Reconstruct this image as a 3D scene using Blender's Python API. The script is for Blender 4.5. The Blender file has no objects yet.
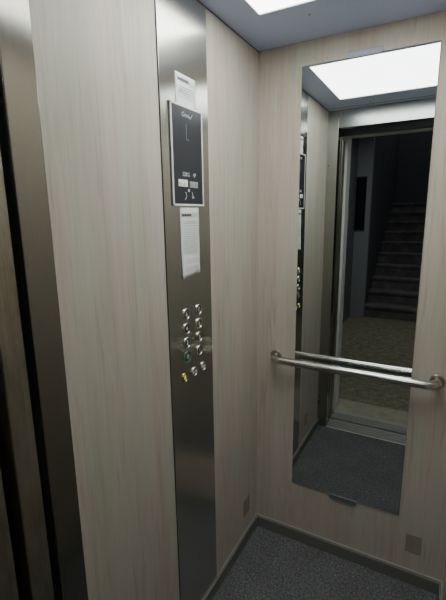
import bpy, bmesh, math, random
from mathutils import Vector, Matrix
random.seed(7)
scene = bpy.context.scene
C = scene.collection
PI = math.pi

# ------------------------------------------------------------ dimensions (m)
W, D, H = .818, 1.0875, 2.138          # car: x 0..W, y 0 (mirror wall) .. -D, z 0..H
XJ = .066; XJ2 = W - XJ                # door opening
HD = 2.033                             # soffit of the car entrance
YP = -1.375                            # shaft-side face of landing portal
YL = -1.49                             # landing-side face of portal
ZB = .055                              # baseboard height

# ------------------------------------------------------------ materials
def newmat(name):
    m = bpy.data.materials.new(name); m.use_nodes = True
    nt = m.node_tree; b = nt.nodes['Principled BSDF']
    return m, nt, b
def N(nt, t, **k):
    n = nt.nodes.new(t)
    for a, v in k.items(): setattr(n, a, v)
    return n
def coords(nt, scale, rot=(0, 0, 0)):
    tc = N(nt, 'ShaderNodeTexCoord'); mp = N(nt, 'ShaderNodeMapping')
    mp.inputs['Scale'].default_value = scale; mp.inputs['Rotation'].default_value = rot
    nt.links.new(tc.outputs['Object'], mp.inputs['Vector'])
    return mp.outputs['Vector']
def noise(nt, vec, scale=1, detail=4, rough=.6, dist=0):
    n = N(nt, 'ShaderNodeTexNoise'); n.inputs['Scale'].default_value = scale
    n.inputs['Detail'].default_value = detail; n.inputs['Roughness'].default_value = rough
    n.inputs['Distortion'].default_value = dist
    nt.links.new(vec, n.inputs['Vector']); return n.outputs['Fac']
def ramp(nt, fac, stops):
    r = N(nt, 'ShaderNodeValToRGB'); e = r.color_ramp.elements
    while len(e) < len(stops): e.new(.5)
    for i, (p, c) in enumerate(stops):
        e[i].position = p; e[i].color = (*c, 1)
    nt.links.new(fac, r.inputs['Fac']); return r.outputs['Color']
def mix(nt, a, b, fac, blend='MIX'):
    m = N(nt, 'ShaderNodeMix', data_type='RGBA', blend_type=blend)
    for s, v in ((m.inputs[0], fac), (m.inputs[6], a), (m.inputs[7], b)):
        if hasattr(v, 'node'): nt.links.new(v, s)
        else: s.default_value = v if not isinstance(v, tuple) else (*v, 1)
    return m.outputs[2]
def bump(nt, b, h, strength, dist=.001):
    n = N(nt, 'ShaderNodeBump'); n.inputs['Strength'].default_value = strength
    n.inputs['Distance'].default_value = dist
    nt.links.new(h, n.inputs['Height']); nt.links.new(n.outputs['Normal'], b.inputs['Normal'])

def plain(name, col, rough=.5, metal=0, emit=None, es=0, spec=.5):
    m, nt, b = newmat(name)
    b.inputs['Base Color'].default_value = (*col, 1); b.inputs['Roughness'].default_value = rough
    b.inputs['Metallic'].default_value = metal; b.inputs['Specular IOR Level'].default_value = spec
    if emit: b.inputs['Emission Color'].default_value = (*emit, 1); b.inputs['Emission Strength'].default_value = es
    return m

def laminate(name, k=1.0, tint=(1, 1, 1), rough=.42):
    """pale greige wood-grain laminate, grain running vertically"""
    m, nt, b = newmat(name)
    fine = noise(nt, coords(nt, (230, 230, 5)), 1, 5, .65)
    broad = noise(nt, coords(nt, (17, 17, .9)), 1, 4, .6, .7)
    knot = noise(nt, coords(nt, (38, 38, 2.2)), 1, 3, .55, 1.6)
    def T(c): return tuple(c[i] * k * tint[i] for i in range(3))
    base = ramp(nt, broad, [(.28, T((.455, .412, .36))), (.5, T((.515, .48, .425))), (.74, T((.55, .518, .465)))])
    streak = ramp(nt, fine, [(.3, (.88, .87, .86)), (.55, (1, 1, 1)), (.8, (1.05, 1.05, 1.05))])
    c = mix(nt, base, streak, .75, 'MULTIPLY')
    kr = ramp(nt, knot, [(.27, (.80, .76, .72)), (.46, (1, 1, 1)), (1, (1, 1, 1))])
    c = mix(nt, c, kr, .8, 'MULTIPLY')
    hue = noise(nt, coords(nt, (9, 9, 1.6)), 1, 3, .6, .5)
    c = mix(nt, c, ramp(nt, hue, [(.36, (.955, 1.0, .95)), (.5, (1, 1, 1)), (.64, (1.03, .955, .955))]), 1.0, 'MULTIPLY')
    nt.links.new(c, b.inputs['Base Color'])
    b.inputs['Roughness'].default_value = rough; b.inputs['Specular IOR Level'].default_value = .35
    bump(nt, b, fine, .12, .0006)
    return m

def brushed(name, col, rough=.24, aniso=.75, grain=(500, 500, 3), var=.12, axis='Z', dirt=0):
    m, nt, b = newmat(name)
    f = noise(nt, coords(nt, grain), 1, 4, .6)
    d = noise(nt, coords(nt, (9, 9, 3)), 1, 6, .7)
    lo = tuple(v * (1 - var) for v in col)
    c = ramp(nt, f, [(.3, lo), (.7, col)])
    if dirt:
        g = ramp(nt, d, [(.38, (.30, .27, .20)), (.62, (1, 1, 1))])
        c = mix(nt, c, g, dirt, 'MULTIPLY')
    nt.links.new(c, b.inputs['Base Color'])
    b.inputs['Metallic'].default_value = 1
    r = N(nt, 'ShaderNodeMapRange'); r.inputs['To Min'].default_value = rough * .8
    r.inputs['To Max'].default_value = rough * 1.25 + .2 * dirt
    nt.links.new(d, r.inputs['Value']); nt.links.new(r.outputs[0], b.inputs['Roughness'])
    b.inputs['Anisotropic'].default_value = aniso
    t = N(nt, 'ShaderNodeTangent', direction_type='RADIAL', axis=axis)
    nt.links.new(t.outputs['Tangent'], b.inputs['Tangent'])
    return m

def carpet():
    m, nt, b = newmat('speckled_carpet')
    a = noise(nt, coords(nt, (135, 135, 135)), 1, 3, .75)
    l = noise(nt, coords(nt, (75, 75, 75)), 1, 3, .7)
    p = noise(nt, coords(nt, (7, 7, 7)), 1, 3, .5)
    c = ramp(nt, a, [(.34, (.068, .070, .073)), (.5, (.125, .129, .134)), (.64, (.19, .196, .203)), (.76, (.48, .49, .50))])
    c = mix(nt, c, ramp(nt, l, [(.35, (.72, .72, .72)), (.65, (1.2, 1.2, 1.2))]), .85, 'MULTIPLY')
    c = mix(nt, c, ramp(nt, p, [(.3, (.85, .85, .85)), (.7, (1.1, 1.1, 1.1))]), .8, 'MULTIPLY')
    nt.links.new(c, b.inputs['Base Color']); b.inputs['Roughness'].default_value = .95
    b.inputs['Specular IOR Level'].default_value = .1
    bump(nt, b, a, .6, .002)
    return m

def mottled(name, stops, scale=14, rough=.7, spec=.3, fine=120):
    m, nt, b = newmat(name)
    a = noise(nt, coords(nt, (scale,) * 3), 1, 6, .7)
    f = noise(nt, coords(nt, (fine,) * 3), 1, 3, .7)
    c = ramp(nt, a, stops)
    c = mix(nt, c, ramp(nt, f, [(.35, (.6, .6, .58)), (.6, (1.15, 1.15, 1.12))]), .7, 'MULTIPLY')
    nt.links.new(c, b.inputs['Base Color']); b.inputs['Roughness'].default_value = rough
    b.inputs['Specular IOR Level'].default_value = spec
    bump(nt, b, f, .2, .002)
    return m

def tiled_wall(name, c1, c2, mortar):
    m, nt, b = newmat(name)
    tc = N(nt, 'ShaderNodeTexCoord'); mp = N(nt, 'ShaderNodeMapping')
    mp.inputs['Rotation'].default_value = (PI / 2, 0, PI / 2)
    nt.links.new(tc.outputs['Object'], mp.inputs['Vector'])
    br = N(nt, 'ShaderNodeTexBrick'); br.offset = 0
    for k, v in (('Scale', 1), ('Brick Width', .30), ('Row Height', .20), ('Mortar Size', .004)):
        br.inputs[k].default_value = v
    br.inputs['Color1'].default_value = (*c1, 1); br.inputs['Color2'].default_value = (*c2, 1)
    br.inputs['Mortar'].default_value = (*mortar, 1)
    nt.links.new(mp.outputs['Vector'], br.inputs['Vector'])
    g = noise(nt, coords(nt, (5, 5, 5)), 1, 5, .7)
    c = mix(nt, br.outputs['Color'], ramp(nt, g, [(.3, (.6, .6, .58)), (.7, (1.1, 1.1, 1.1))]), .8, 'MULTIPLY')
    nt.links.new(c, b.inputs['Base Color']); b.inputs['Roughness'].default_value = .5
    return m

M_LAM = laminate('greige_laminate')
M_LAM_B = laminate('greige_laminate_rear', .95, (1.0, .985, .965))
M_VENT = laminate('vent_laminate', .60, (1, .95, .90), .5)
M_PANEL = brushed('brushed_panel_steel', (.66, .645, .60), .21, .85)
M_JAMB_DIM = brushed('brushed_steel_dimmed', (.27, .26, .235), .16, .8)  # return steel again, with the reveals' dimmer reflections put into a darker colour
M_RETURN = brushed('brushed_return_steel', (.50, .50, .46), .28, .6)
M_HEAD = brushed('brushed_header_steel', (.48, .48, .48), .25, .5, (3, 500, 500))
M_BASE = plain('baseboard_steel', (.20, .205, .185), .45, .3)
M_BASE_TOP = plain('baseboard_edge_steel', (.50, .50, .46), .45, .5)
M_DOOR = brushed('dirty_door_steel', (.60, .57, .49), .32, .6, (400, 400, 3), .2, 'Z', .55)
M_DARK = plain('dark_gap', (.012, .012, .013), .8)
M_CEIL = plain('ceiling_grey_metal', (.48, .56, .79), .45, .1)
M_CARPET = carpet()
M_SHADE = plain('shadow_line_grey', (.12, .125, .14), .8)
M_CHROME = plain('polished_chrome', (.78, .78, .75), .13, 1)
M_SATIN = plain('satin_steel', (.62, .62, .60), .3, 1)
M_RAIL = plain('rail_steel', (.56, .55, .52), .2, 1)
M_FLANGE = plain('flange_steel', (.34, .32, .29), .35, 1)
M_MIRROR = plain('mirror_glass', (.66, .70, .69), .0, 1)
M_CLIP = plain('mirror_clip_grey', (.20, .22, .26), .35, .5)
M_FRAME = plain('display_bezel_silver', (.88, .89, .90), .28, .3)
M_SCREEN = plain('display_black_glass', (.028, .030, .040), .25, 0, spec=.45)
M_PRINT = plain('display_print', (.46, .49, .56), .5, 0, (.55, .6, .7), .03)
M_PRINT_DIM = plain('display_print_dim', (.15, .16, .18), .5)
M_LIT = plain('lit_window', (.75, .78, .74), .5, 0, (.8, .85, .78), .18)
M_UNLIT = plain('dim_window', (.36, .39, .38), .5)
M_PAPER = plain('note_paper', (.80, .85, .85), .6)
M_INK = plain('note_ink', (.40, .45, .47), .7)
M_INK_DARK = plain('note_ink_dark', (.12, .13, .15), .7)
M_INK_GREEN = plain('note_ink_green', (.50, .74, .50), .7)
M_GREEN = plain('green_lit_ring', (.05, .10, .07), .25, .6, (.12, .35, .22), .06)
M_YELLOW = plain('yellow_ring', (.55, .52, .22), .2, 1)
M_SYMBOL = plain('button_symbol', (.85, .86, .84), .4, 0, (.8, .8, .8), .05)
M_SYMBOL_Y = plain('bell_symbol', (.95, .80, .12), .4, 0, (.9, .75, .1), .15)
M_CAP = plain('button_cap_steel', (.13, .13, .125), .3, 1)
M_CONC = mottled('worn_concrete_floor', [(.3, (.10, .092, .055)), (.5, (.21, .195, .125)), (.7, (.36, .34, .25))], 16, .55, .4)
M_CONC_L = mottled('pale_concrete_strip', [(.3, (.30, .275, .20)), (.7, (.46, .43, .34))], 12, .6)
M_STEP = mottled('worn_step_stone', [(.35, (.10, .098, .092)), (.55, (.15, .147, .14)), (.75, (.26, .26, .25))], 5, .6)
M_LWALL = tiled_wall('tiled_landing_wall', (.17, .175, .18), (.145, .15, .155), (.07, .07, .075))
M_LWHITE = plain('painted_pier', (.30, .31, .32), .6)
M_LDARK = plain('dark_landing_paint', (.075, .078, .085), .8)
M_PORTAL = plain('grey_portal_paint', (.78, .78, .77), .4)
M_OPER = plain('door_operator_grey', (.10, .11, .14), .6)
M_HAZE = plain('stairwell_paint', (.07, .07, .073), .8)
M_WINDOW = plain('dark_window_glass', (.012, .016, .024), .15)
M_LFRAME = plain('light_recess_paint', (.55, .57, .60), .5)
# LED panel: white diffuser
m, nt, b = newmat('led_diffuser'); M_LED = m
n_ = noise(nt, coords(nt, (6, 6, 6)), 1, 4, .6)
col_ = ramp(nt, n_, [(.3, (.93, 1, .93)), (.7, (1, 1, .97))])
nt.links.new(col_, b.inputs['Emission Color']); b.inputs['Emission Strength'].default_value = 4.6
b.inputs['Base Color'].default_value = (.8, .8, .8, 1)

# ------------------------------------------------------------ mesh helpers
def bm_box(bm, x0, x1, y0, y1, z0, z1):
    v = [bm.verts.new((x, y, z)) for x in (x0, x1) for y in (y0, y1) for z in (z0, z1)]
    for f in ((0, 1, 3, 2), (4, 6, 7, 5), (0, 4, 5, 1), (2, 3, 7, 6), (0, 2, 6, 4), (1, 5, 7, 3)):
        bm.faces.new([v[i] for i in f])
def finish(bm, bevel=0, seg=2, ang=.6):
    bmesh.ops.recalc_face_normals(bm, faces=bm.faces)
    if bevel:
        es = [e for e in bm.edges if len(e.link_faces) == 2 and e.calc_face_angle(0) > ang]
        bmesh.ops.bevel(bm, geom=es, offset=bevel, segments=seg, affect='EDGES', profile=.5)
def obj(name, bm, mat, parent=None, smooth=False):
    me = bpy.data.meshes.new(name); bm.to_mesh(me); bm.free()
    for mm in (mat if isinstance(mat, (list, tuple)) else [mat]): me.materials.append(mm)
    if smooth:
        for p in me.polygons: p.use_smooth = True
    o = bpy.data.objects.new(name, me); C.objects.link(o)
    if parent: o.parent = parent; o.location = -Vector(wloc(parent))
    return o
def wloc(o):
    l = Vector(o.location)
    while o.parent: o = o.parent; l += o.location
    return l
def box(name, x0, x1, y0, y1, z0, z1, mat, parent=None, bevel=0):
    bm = bmesh.new(); bm_box(bm, x0, x1, y0, y1, z0, z1); finish(bm, bevel)
    return obj(name, bm, mat, parent)
def boxes(name, L, mat, parent=None, bevel=0):
    bm = bmesh.new()
    for l in L: bm_box(bm, *l)
    finish(bm, bevel); return obj(name, bm, mat, parent)
def struct(o): o['kind'] = 'structure'; return o
def thing(name, label, cat, loc=(0, 0, 0), group=None):
    o = bpy.data.objects.new(name, None); C.objects.link(o); o.location = loc
    o.empty_display_size = .05
    return tag(o, label, cat, group)
def tag(o, label, cat, group=None):
    o['label'] = label; o['category'] = cat
    if group: o['group'] = group
    return o
def lathe_x(bm, prof, cx, cy, cz, n=32, axis='x'):
    """profile [(h, r)] revolved round the given axis through (cx,cy,cz)"""
    rings = []
    for h, r in prof:
        ring = []
        for i in range(n):
            a = 2 * PI * i / n; c, s = math.cos(a) * r, math.sin(a) * r
            ring.append(bm.verts.new((cx + h, cy + c, cz + s) if axis == 'x' else (cx + c, cy + h, cz + s)))
        rings.append(ring)
    for a, b2 in zip(rings, rings[1:]):
        for i in range(n): bm.faces.new((a[i], a[(i + 1) % n], b2[(i + 1) % n], b2[i]))
    if prof[0][1] > 1e-6: bm.faces.new(rings[0][::-1])
    if prof[-1][1] > 1e-6: bm.faces.new(rings[-1])
    bmesh.ops.remove_doubles(bm, verts=bm.verts, dist=1e-7)
def tube(bm, pts, r, n=20):
    rings = []
    for i, p in enumerate(pts):
        p = Vector(p)
        t = (Vector(pts[min(i + 1, len(pts) - 1)]) - Vector(pts[max(i - 1, 0)])).normalized()
        u = Vector((0, 0, 1)); w = t.cross(u).normalized()
        rings.append([bm.verts.new(p + r * (math.cos(2 * PI * k / n) * u + math.sin(2 * PI * k / n) * w)) for k in range(n)])
    for a, b2 in zip(rings, rings[1:]):
        for i in range(n): bm.faces.new((a[i], a[(i + 1) % n], b2[(i + 1) % n], b2[i]))
    bm.faces.new(rings[0]); bm.faces.new(rings[-1])
# flat marks on the left-wall plane (x = const): the viewer sees -y to the left and +y to the right
def text_mesh(s, size, extrude=.0002):
    cu = bpy.data.curves.new('t', 'FONT'); cu.body = s; cu.size = size; cu.extrude = extrude
    cu.align_x = 'CENTER'; cu.align_y = 'CENTER'
    o = bpy.data.objects.new('t', cu); C.objects.link(o)
    dg = bpy.context.evaluated_depsgraph_get()
    me = bpy.data.meshes.new_from_object(o.evaluated_get(dg))
    bpy.data.objects.remove(o); return me
def text_bm(bm, s, size, y, z, x, sx=1.0):
    me = text_mesh(s, size); b2 = bmesh.new(); b2.from_mesh(me)
    vs = {}
    for v in b2.verts: vs[v.index] = bm.verts.new((x + v.co.z, y + v.co.x * sx, z + v.co.y))
    for f in b2.faces:
        try: bm.faces.new([vs[v.index] for v in f.verts])
        except ValueError: pass
    b2.free()
def poly_bm(bm, pts, x, th=.0004):
    a = [bm.verts.new((x, p[0], p[1])) for p in pts]; b2 = [bm.verts.new((x + th, p[0], p[1])) for p in pts]
    bm.faces.new(a); bm.faces.new(b2[::-1])
    for i in range(len(a)):
        j = (i + 1) % len(a); bm.faces.new((a[i], a[j], b2[j], b2[i]))
def stroke_bm(bm, pts, w, x):
    for p, q in zip(pts, pts[1:]):
        d = Vector((q[0] - p[0], q[1] - p[1])).normalized(); n = Vector((-d.y, d.x)) * w / 2; e = d * w * .4
        p = Vector(p) - e; q = Vector(q) + e
        poly_bm(bm, [p + n, q + n, q - n, p - n], x)

# ------------------------------------------------------------ car shell
TW = .02
struct(box('wall_left', -TW, 0, -D, .03, 0, H + .05, M_LAM))
struct(box('wall_right', W, W + TW, -D, .03, 0, H + .05, M_LAM))
struct(box('wall_back', 0, W, .004, .03, 0, H + .05, M_LAM_B))
struct(box('floor', -TW, W + TW, -D - .004, .03, -.03, 0, M_CARPET))
# ceiling with an opening for the recessed light
LX0, LX1, LY0, LY1 = .119, W - .119, -.266, -.860
struct(boxes('ceiling', [(-TW, LX0, -D, .03, H, H + .03), (LX1, W + TW, -D, .03, H, H + .03),
                         (LX0, LX1, LY0, .03, H, H + .03), (LX0, LX1, -D, LY1, H, H + .03)], M_CEIL))
# dark shadow line where walls meet the ceiling, and the joint in the ceiling near the door
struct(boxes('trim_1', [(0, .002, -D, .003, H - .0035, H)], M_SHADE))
struct(box('trim_2', .0, W, -D + .045, -D + .0475, H - .0008, H + .001, M_DARK))
# front wall: two steel returns with their door-side reveals, and the header
struct(boxes('wall_front', [(-TW, XJ, -D - .0635, -D, 0, H + .03), (XJ2, W + TW, -D - .0635, -D, 0, H + .03)], [M_RETURN, M_JAMB_DIM], bevel=.0015))
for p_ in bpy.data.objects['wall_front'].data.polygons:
    if abs(p_.normal.x) > .5: p_.material_index = 1  # sideways faces get the darkened copy of the same steel
struct(box('wall_front_header', XJ, XJ2, -D - .0635, -D, HD, H + .03, M_HEAD, bevel=.001))
# baseboards: dark steel strip with a bright upper edge
def baseboard(side, a, lip):
    o = struct(box('baseboard_' + side, *a, M_BASE)); p = box('edge_strip', *lip, M_BASE_TOP, o); return o
t = .012
baseboard('left', (0, t, -D, .004, 0, ZB - .002), (0, .0025, -D, .004, ZB - .002, ZB + .0008))
baseboard('right', (W - t, W, -D, .004, 0, ZB - .002), (W - .004, W, -D, .004, ZB - .002, ZB + .0008))
baseboard('back', (t, W - t, -t - .001, .004, 0, ZB - .002), (.004, W - .004, 0, .004, ZB - .002, ZB + .0008))

# ------------------------------------------------------------ ceiling light
lt = thing('ceiling_light', 'large square white glowing light panel recessed in the grey ceiling', 'ceiling light', ((LX0 + LX1) / 2, (LY0 + LY1) / 2, H))
boxes('light_frame', [(LX0 - .0, LX0 + .004, LY1, LY0, H - .0015, H + .02), (LX1 - .004, LX1, LY1, LY0, H - .0015, H + .02),
                (LX0, LX1, LY0 - .004, LY0, H - .0015, H + .02), (LX0, LX1, LY1, LY1 + .004, H - .0015, H + .02)], M_LFRAME, lt)
box('diffuser', LX0 + .004, LX1 - .004, LY1 + .004, LY0 - .004, H + .002, H + .012, M_LED, lt)
# ceiling screws
def screw(x, y, label):
    bm = bmesh.new(); n = 16
    r0 = [bm.verts.new((x + .005 * math.cos(2 * PI * i / n), y + .005 * math.sin(2 * PI * i / n), H)) for i in range(n)]
    r1 = [bm.verts.new((x + .0032 * math.cos(2 * PI * i / n), y + .0032 * math.sin(2 * PI * i / n), H - .0022)) for i in range(n)]
    for i in range(n): bm.faces.new((r0[i], r0[(i + 1) % n], r1[(i + 1) % n], r1[i]))
    bm.faces.new(r1); bm.faces.new(r0[::-1])
    tag(obj('ceiling_screw', bm, M_CHROME, None, True), label, 'screw')
screw(.262, -.190, 'small bright screw head in the ceiling between light panel and mirror wall')
screw(.262, -.985, 'small screw head in the ceiling joint near the door, seen in the mirror')

CX, CY, CZ = .7057, -1.5972, 1.5112
def ty(y, c): return CY + (y - CY) * (1 - c / CX)
def tz(z, c): return CZ + (z - CZ) * (1 - c / CX)
# ------------------------------------------------------------ control panel (full-height steel column)
PX = .003; PY0, PY1 = ty(-.650, PX), ty(-.398, PX)
cp = thing('control_panel', 'full height brushed steel control column with display and buttons on left wall', 'control panel', (0, (PY0 + PY1) / 2, ZB))
bm = bmesh.new(); bm_box(bm, .0002, PX, PY0, PY1, ZB + .001, H - .008); finish(bm, .0012, 2)
obj('faceplate', bm, M_PANEL, cp)
boxes('shadow_gap', [(.0002, .0008, PY0 - .004, PY0, ZB + .001, H - .008), (.0002, .0008, PY1, PY1 + .002, ZB + .001, H - .008)], M_DARK, cp)
# display unit
DD = .0085; DY0, DY1, DZ0, DZ1 = ty(-.605, DD), ty(-.434, DD), tz(1.541, DD), tz(1.829, DD)
du = box('display_unit', PX, PX + .004, DY0, DY1, DZ0, DZ1, M_CLIP, cp, .001)
FX = PX + .004
fw = .006
boxes('display_bezel', [(FX - .003, FX + .002, DY0, DY0 + fw, DZ0, DZ1), (FX - .003, FX + .002, DY1 - fw, DY1, DZ0, DZ1),
                (FX - .003, FX + .002, DY0, DY1, DZ1 - fw, DZ1), (FX - .003, FX + .002, DY0, DY1, DZ0, DZ0 + fw)], M_FRAME, du, .0012)
box('display_screen', FX - .002, FX + .0008, DY0 + fw, DY1 - fw, DZ0 + fw, DZ1 - fw, M_SCREEN, du)
SX = FX + .0009
bm = bmesh.new()
text_bm(bm, 'Omni', .0185, -.529, 1.803, SX, .95)
stroke_bm(bm, [(-.508, 1.802), (-.503, 1.797), (-.492, 1.810)], .0024, SX)
obj('brand_lettering', bm, M_PRINT, du)
bm = bmesh.new(); text_bm(bm, '320KG', .0175, -.5345, 1.634, SX, .78); obj('load_lettering', bm, M_PRINT, du)
bm = bmesh.new(); text_bm(bm, '4P', .0175, -.488, 1.634, SX, .9); obj('capacity_lettering', bm, M_PRINT, du)
bm = bmesh.new()                                    # faint floor digit "1"
stroke_bm(bm, [(-.527, 1.778), (-.527, 1.735), (-.515, 1.735)], .0022, SX)
obj('floor_digit', bm, M_PRINT_DIM, du)
bm = bmesh.new()                                    # lit and dim indicator windows
bm_box(bm, SX, SX + .0005, -.576, -.528, 1.5985, 1.6185); obj('lit_indicator', bm, M_LIT, du)
bm = bmesh.new(); bm_box(bm, SX, SX + .0005, -.516, -.470, 1.5975, 1.6155); obj('dim_indicator', bm, M_UNLIT, du)
for y0, n, x in ((-.574, 6, 0), (-.514, 7, 0)):
    bm = bmesh.new()
    for k in range(n):
        yy = y0 + k * .0066
        h = (.010, .006, .009, .005, .011, .007, .008)[k]
        bm_box(bm, SX + .0005, SX + .0009, yy, yy + .0022, 1.6005, 1.6005 + h)
    obj('indicator_pictogram', bm, M_PRINT_DIM, du)
bm = bmesh.new()                                    # bell dot, receiver arc and handset marks
n = 16; poly_bm(bm, [(-.522 + .0055 * math.cos(2 * PI * i / n), 1.588 + .0048 * math.sin(2 * PI * i / n)) for i in range(n)], SX)
stroke_bm(bm, [(-.541, 1.582), (-.536, 1.577), (-.535, 1.571), (-.538, 1.565), (-.543, 1.561)], .0022, SX)
stroke_bm(bm, [(-.504, 1.583), (-.500, 1.572), (-.494, 1.567), (-.502, 1.565), (-.505, 1.571)], .0022, SX)
obj('call_symbols', bm, M_PRINT, du)

for o_ in list(du.children):
    if o_.name.split('.')[0] not in ('display_bezel', 'display_screen'):
        for v in o_.data.vertices: v.co.y = ty(v.co.y, SX); v.co.z = tz(v.co.z, SX)
# push buttons -------------------------------------------------
def push_button(y, z, r, ring_mat, halo=0):
    y, z = ty(y, .006), tz(z, .006); bm = bmesh.new()
    lathe_x(bm, [(0, r * .80), (.0020, r * .80), (.0028, r * .74), (.0028, 0)], PX, y, z, 32)
    finish(bm); b_ = obj('push_button', bm, M_CAP, cp, True)
    bm = bmesh.new()
    R = r * (1 + halo)
    lathe_x(bm, [(0, R), (.0022, R * .99), (.0038, R * .94), (.0043, R * .88), (.0038, R * .82), (.0018, R * .79), (0, R * .79)], PX, y, z, 36)
    finish(bm); obj('button_ring', bm, ring_mat, b_, True)
    return b_
BX = PX + .0029
rows = [1.2025, 1.1545, 1.107, 1.0595]
for (y, chars) in ((-.557, '6420'), (-.483, '7531')):
    for z, ch in zip(rows, chars):
        g = ch == '0'
        b_ = push_button(y, z, .0190, M_GREEN if g else M_CHROME, .10 if g else 0)
        if g: b_['label'] = 'floor button with a green lit ring'
        bm = bmesh.new(); text_bm(bm, ch, .021, ty(y, .006), tz(z, .006), BX, 1.0)
        obj('button_numeral', bm, M_SYMBOL, b_)
b_ = push_button(-.577, .994, .0165, M_YELLOW); b_['label'] = 'yellow alarm button with a bell symbol'
bm = bmesh.new()
poly_bm(bm, [(-.585, .988), (-.569, .988), (-.572, .992), (-.572, .998), (-.575, 1.002), (-.579, 1.002), (-.582, .998), (-.582, .992)], BX)
poly_bm(bm, [(-.579, .987), (-.575, .987), (-.5755, .985), (-.5785, .985)], BX)
for v in bm.verts: v.co.y = ty(v.co.y, .006); v.co.z = tz(v.co.z, .006)
obj('bell_symbol', bm, M_SYMBOL_Y, b_)
for y, out in ((-.519, False), (-.462, True)):
    b_ = push_button(y, .994, .0165, M_CHROME); b_['label'] = 'door button with two small triangles'
    bm = bmesh.new()
    for s in (-1, 1):
        a, c = (.002, .010) if out else (.010, .002)
        poly_bm(bm, [(y + s * a, .994 + .0065), (y + s * c, .994), (y + s * a, .994 - .0065)][::s], BX)
    for v in bm.verts: v.co.y = ty(v.co.y, .006); v.co.z = tz(v.co.z, .006)
    finish(bm); obj('arrow_symbol', bm, M_SYMBOL, b_)

# notes ---------------------------------------------------------
def note(name, y0, y1, z0, z1, label, lines, skew=0, curl=0.0):
    y0, y1, z0, z1 = ty(y0, .004), ty(y1, .004), tz(z0, .004), tz(z1, .004)
    bm = bmesh.new(); nz, ny = 16, 6
    def X(u, v): return PX + .0006 + curl * (1 - v) ** 3 * (1 - u) + .0010 * math.sin(v * 7 + u * 2) ** 2
    g = [[bm.verts.new((X(i / ny, j / nz), y0 + (y1 - y0) * i / ny, z0 + (z1 - z0) * j / nz + skew * (i / ny) * (1 - j / nz))) for i in range(ny + 1)] for j in range(nz + 1)]
    for j in range(nz):
        for i in range(ny): bm.faces.new((g[j][i], g[j][i + 1], g[j + 1][i + 1], g[j + 1][i]))
    o = obj(name, bm, M_PAPER, None, True)
    sol = o.modifiers.new('s', 'SOLIDIFY'); sol.thickness = .0003; sol.offset = -1
    tag(o, label, 'notice')
    wd, ht = y1 - y0, z1 - z0
    def mark(bm, a, b, c, d):      # fractions of the sheet
        bm_box(bm, PX + .0013, X(.5, (c + d) / 2) + .0011 , y0 + a * wd, y0 + b * wd, z0 + c * ht, z0 + d * ht)
    bm = bmesh.new(); rnd = random.Random(len(label))
    for v, h in lines:
        a = .12 + rnd.random() * .05
        while a < .84:
            b = min(a + .05 + rnd.random() * .16, .88); mark(bm, a, b, v, v + h); a = b + .025
    obj('printed_lines', bm, M_INK, o)
    return o, mark
ln = [(.80, .008), (.775, .008), (.74, .006)] + [(.70 - .027 * k, .0045) for k in range(14)] + [(.26 - .027 * k, .0045) for k in range(3)] + [(.15, .006), (.125, .006), (.10, .006)]
o, mark = note('paper_notice', -.5745, -.469, 1.318, 1.537, 'long narrow printed paper notice taped below the black display', ln, .010, .004)
bm = bmesh.new()
for a, b in ((.08, .14), (.16, .21), (.23, .30), (.32, .36), (.38, .44), (.46, .50), (.52, .58)): mark(bm, a, b, .875, .915)
obj('heading', bm, M_INK_DARK, o)
bm = bmesh.new()
for a, b in ((.64, .74), (.77, .88)): mark(bm, a, b, .865, .93)
obj('green_mark', bm, M_INK_GREEN, o)
o, mark = note('paper_notice', -.576, -.471, 1.824, 1.911, 'short printed paper notice on steel column tucked behind the display top edge', [(.60, .02), (.52, .018), (.45, .018), (.38, .014), (.30, .014)], 0)
bm = bmesh.new()
for a, b in ((.10, .17), (.19, .25), (.27, .34), (.36, .42), (.44, .50), (.52, .58), (.60, .66)): mark(bm, a, b, .78, .87)
obj('heading', bm, M_INK_DARK, o)
bm = bmesh.new(); mark(bm, .70, .88, .74, .86); obj('green_mark', bm, M_INK_GREEN, o)

# ------------------------------------------------------------ mirror with clips
MX0, MX1, MZ0, MZ1 = .179, .6405, .2927, 2.0535
mr = thing('wall_mirror', 'tall frameless rectangular mirror clipped to the rear wood laminate wall', 'mirror', ((MX0 + MX1) / 2, .004, MZ0))
bm = bmesh.new(); bm_box(bm, MX0, MX1, 0, .004, MZ0, MZ1); finish(bm, .0012, 1)
obj('mirror_glass', bm, M_MIRROR, mr)
for z, up in ((MZ1, 1), (MZ0, -1)):
    x0, x1 = (.350, .464) if up > 0 else (.355, .470)
    L = [(x0, x1, -.003, .004, z, z + up * .017), (x0, x1, -.003, -.0005, z - up * .004, z)]
    L = [(a, b, c, d, min(e, f), max(e, f)) for a, b, c, d, e, f in L]
    c_ = boxes('mirror_clip', L, M_CLIP, mr, .0006)

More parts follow.
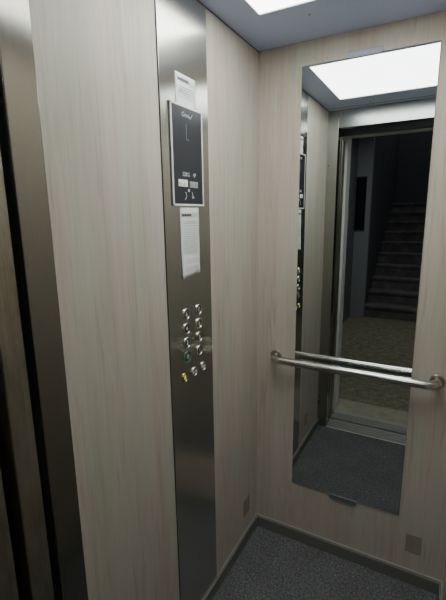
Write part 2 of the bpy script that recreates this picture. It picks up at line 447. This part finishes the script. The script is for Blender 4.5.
# ------------------------------------------------------------ handrail
RY, RZ, RR = -.0516, .899, .0165
hr = thing('handrail', 'round polished steel handrail crossing in front of the mirror', 'handrail', (.41, .004, RZ))
rad = .040; xa, xb = .0926, .727; pts = []
yw = .004
for k in range(9):
    a = PI / 2 * k / 8; pts.append((xa + rad - rad * math.cos(a), RY + rad - rad * math.sin(a), RZ))
pts = [(xa, yw, RZ)] + pts
pts += [(xa + rad + (xb - xa - 2 * rad) * k / 6, RY, RZ) for k in range(1, 6)]
for k in range(9):
    a = PI / 2 * (1 - k / 8); pts.append((xb - rad + rad * math.cos(a), RY + rad - rad * math.sin(a), RZ))
pts.append((xb, yw, RZ))
bm = bmesh.new(); tube(bm, pts, RR, 28); finish(bm); obj('rail_tube', bm, M_RAIL, hr, True)
for x in (xa, xb):
    bm = bmesh.new(); lathe_x(bm, [(0, .026), (-.003, .026), (-.005, .0235), (-.005, RR + .0003)], x, yw, RZ, 36, 'y')
    finish(bm); obj('wall_flange', bm, M_FLANGE, hr, True)

# ------------------------------------------------------------ ventilation plates near the floor
def vent(axis, a0, a1, z0, z1, label):
    bm = bmesh.new(); t2 = .0015; nx, nz = 6, 8
    def q(a, b, c, d, depth):
        if axis == 'back': bm_box(bm, a, b, .004 - depth, .004, c, d)
        else: bm_box(bm, 0, depth, a, b, c, d)
    m_ = .006; w_, h_ = (a1 - a0), (z1 - z0)
    q(a0, a0 + m_, z0, z1, t2); q(a1 - m_, a1, z0, z1, t2); q(a0 + m_, a1 - m_, z0, z0 + m_, t2); q(a0 + m_, a1 - m_, z1 - m_, z1, t2)
    s = (h_ - 2 * m_) / nz
    for k in range(nz): q(a0 + m_, a1 - m_, z0 + m_ + k * s + s * .22, z0 + m_ + (k + 1) * s, t2)
    q(a0 + m_, a1 - m_, z0 + m_, z1 - m_, .0004)
    finish(bm); tag(obj('vent_plate', bm, M_VENT), label, 'vent')
vent('back', .672, .731, .139, .221, 'small brown ventilation plate low on rear wall right of the mirror')
vent('left', -.145, -.085, .140, .222, 'small faint ventilation plate low on left wall beside the rear corner')
vent('left', -.835, -.775, .140, .222, 'small ventilation plate low on left wall near the door, seen in mirror')

# ------------------------------------------------------------ sills and door leaves
def sill(n, y0, y1, grooves, z1=0.001):
    L = []; ys = sorted([y0] + [g for gr in grooves for g in gr] + [y1])
    for a, b in zip(ys[0::2], ys[1::2]): L.append((XJ - .25, XJ2 + .12, a, b, -.012, z1))
    L.append((XJ - .25, XJ2 + .12, y0, y1, -.03, -.012))
    return struct(boxes('trim_%d' % n, L, M_SILL, bevel=.0006))
M_SILL = plain('sill_aluminium', (.38, .375, .345), .45, .3)
M_EDGE = plain('bright_sill_edge', (.85, .84, .78), .4, .2)
struct(box('trim_3', XJ - .0, XJ2, -D - .010, -D - .004, -.01, .003, M_EDGE, bevel=.0008))
sill(4, -1.225, -D - .010, [(-1.205, -1.197), (-1.180, -1.172), (-1.155, -1.147), (-1.130, -1.122), (-1.112, -1.106)])
sill(5, YP - .01, -1.250, [(-1.335, -1.327), (-1.315, -1.307), (-1.292, -1.284), (-1.270, -1.262)])
struct(box('floor_shaft_gap', -.25, W + .1, -1.25, -1.225, -.06, -.035, M_DARK))

def leaf(name, x0, x1, y0, y1, label, z1=1.985):
    root = thing(name, label, 'door', ((x0 + x1) / 2, (y0 + y1) / 2, .008))
    bm = bmesh.new(); bm_box(bm, x0, x1, y0, y1, .008, z1); finish(bm, .003, 3); obj('door_panel', bm, M_DOOR, root)
    return root
# telescopic car door leaves parked in the left pocket, edges facing the opening
leaf('door_leaf', -.30, .064, -1.213, -1.167, 'grimy brushed steel car door leaf, nearest the jamb in the left pocket')
leaf('door_leaf', -.32, .064, -1.305, -1.238, 'grimy steel landing door leaf at far left, behind a dark gap')
# dark lining of the pocket and the door operator above
struct(box('wall_shaft_left', -.36, -.34, YP, -D - .0635, -.03, 2.25, M_DARK))
struct(box('wall_shaft_right', W + .16, W + .18, YP, -D - .0635, -.03, 2.25, M_DARK))
struct(box('ceiling_shaft', -.36, W + .18, YP, -D - .0635, 2.16, 2.18, M_DARK))
struct(box('wall_shaft_header', -.2, W + .1, -1.345, -1.320, 2.025, 2.16, M_OPER))
# landing portal
struct(boxes('door_1', [(XJ - .06, XJ, YL, YP, 0, 2.09), (XJ2, XJ2 + .06, YL, YP, 0, 2.09), (XJ, XJ2, YL, YP, 2.03, 2.09)], M_PORTAL, bevel=.002))
# ------------------------------------------------------------ landing
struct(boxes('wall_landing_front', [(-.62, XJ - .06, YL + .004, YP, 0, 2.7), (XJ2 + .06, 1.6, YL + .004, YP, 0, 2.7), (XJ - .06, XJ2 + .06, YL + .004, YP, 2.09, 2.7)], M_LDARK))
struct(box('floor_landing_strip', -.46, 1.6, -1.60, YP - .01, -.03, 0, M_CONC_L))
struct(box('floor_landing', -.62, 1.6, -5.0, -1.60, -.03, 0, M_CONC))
struct(box('wall_landing_left', -.62, -.46, -4.50, YP, 0, 2.7, M_LWALL))
struct(box('wall_landing_right', 1.45, 1.6, -7.6, YP, 0, 5.2, M_LDARK))
struct(box('ceiling_landing', -.62, 1.6, -4.5, YP, 2.62, 2.7, M_LDARK))
# pier facing the lift with a dark window in its upper half
PXa, PXb = -.62, -.262
struct(boxes('wall_landing_pier', [(PXa, PXb, -4.60, -4.50, 0, 1.255), (PXb - .06, PXb, -4.60, -4.50, 1.255, 2.02),
                                  (PXa, -.515, -4.60, -4.50, 1.255, 2.02), (PXa, PXb, -4.60, -4.50, 2.02, 2.7)], M_LWHITE))
wd = struct(box('window_1', -.515, PXb - .06, -4.57, -4.56, 1.255, 2.02, M_WINDOW))
boxes('window_frame', [(-.515, -.500, -4.56, -4.53, 1.255, 2.02), (PXb - .075, PXb - .06, -4.56, -4.53, 1.255, 2.02),
                      (-.5, PXb - .075, -4.56, -4.53, 1.255, 1.275), (-.5, PXb - .075, -4.56, -4.53, 2.0, 2.02)], M_LDARK, wd)
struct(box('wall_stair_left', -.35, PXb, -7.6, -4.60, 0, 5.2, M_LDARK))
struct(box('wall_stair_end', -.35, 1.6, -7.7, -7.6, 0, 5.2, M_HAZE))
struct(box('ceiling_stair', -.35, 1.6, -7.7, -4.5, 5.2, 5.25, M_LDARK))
st = thing('staircase', 'dim worn stone staircase rising from the landing opposite the lift', 'staircase', (.4, -4.55, 0))
for k in range(10):
    y = -4.55 - .285 * k; z = .17 * (k + 1)
    bm = bmesh.new(); bm_box(bm, PXb + .001, 1.449, y - .285, y, max(0, z - .34), z - .03)
    bm_box(bm, PXb + .001, 1.449, y - .285, y + .02, z - .03, z); finish(bm)
    obj('step', bm, M_STEP, st)
box('upper_landing', PXb + .001, 1.449, -7.599, -4.55 - 2.85, 1.55, 1.70, M_STEP, st)

# ------------------------------------------------------------ world, lights, camera
w = bpy.data.worlds.new('w'); scene.world = w; w.use_nodes = True
w.node_tree.nodes['Background'].inputs[0].default_value = (.5, .6, .8, 1)
w.node_tree.nodes['Background'].inputs[1].default_value = .02
def area(name, loc, size, power, col, rot=(0, 0, 0)):
    l = bpy.data.lights.new(name, 'AREA'); l.shape = 'RECTANGLE'; l.size, l.size_y = size; l.energy = power; l.color = col
    o = bpy.data.objects.new(name, l); o.location = loc; o.rotation_euler = rot; C.objects.link(o); return o
area('landing_fill', (.5, -3.2, 2.6), (.3, .3), 6.5, (.95, .96, 1))  # added fill to lift the landing's ambient level, no fixture there
area('stair_fill', (.6, -5.9, 4.9), (1.4, 1.4), 10.0, (.93, .95, 1))  # added fill so the stairwell is not black, stands for no real lamp

yaw, pitch, roll, F = .5027, -.2074, -.0137, 401.713
fwv = Vector((-math.sin(yaw) * math.cos(pitch), math.cos(yaw) * math.cos(pitch), math.sin(pitch)))
rt = Vector((math.cos(yaw), math.sin(yaw), 0)); up = rt.cross(fwv)
rt2 = math.cos(roll) * rt + math.sin(roll) * up; up2 = -math.sin(roll) * rt + math.cos(roll) * up
cam = bpy.data.cameras.new('camera'); co = bpy.data.objects.new('camera', cam); C.objects.link(co)
R = Matrix((rt2, up2, -fwv)).transposed().to_4x4(); R.translation = Vector((.7057, -1.5972, 1.5112))
co.matrix_world = R
cam.sensor_fit = 'VERTICAL'; cam.sensor_height = 24; cam.sensor_width = 24 * 446 / 600; cam.lens = F / 600 * 24
cam.clip_start = .01
scene.camera = co
scene.view_settings.view_transform = 'AgX'
scene.view_settings.look = 'None'
scene.view_settings.exposure = 0.98
scene.cycles.use_denoising = True
scene.cycles.max_bounces = 14; scene.cycles.diffuse_bounces = 6; scene.cycles.glossy_bounces = 8
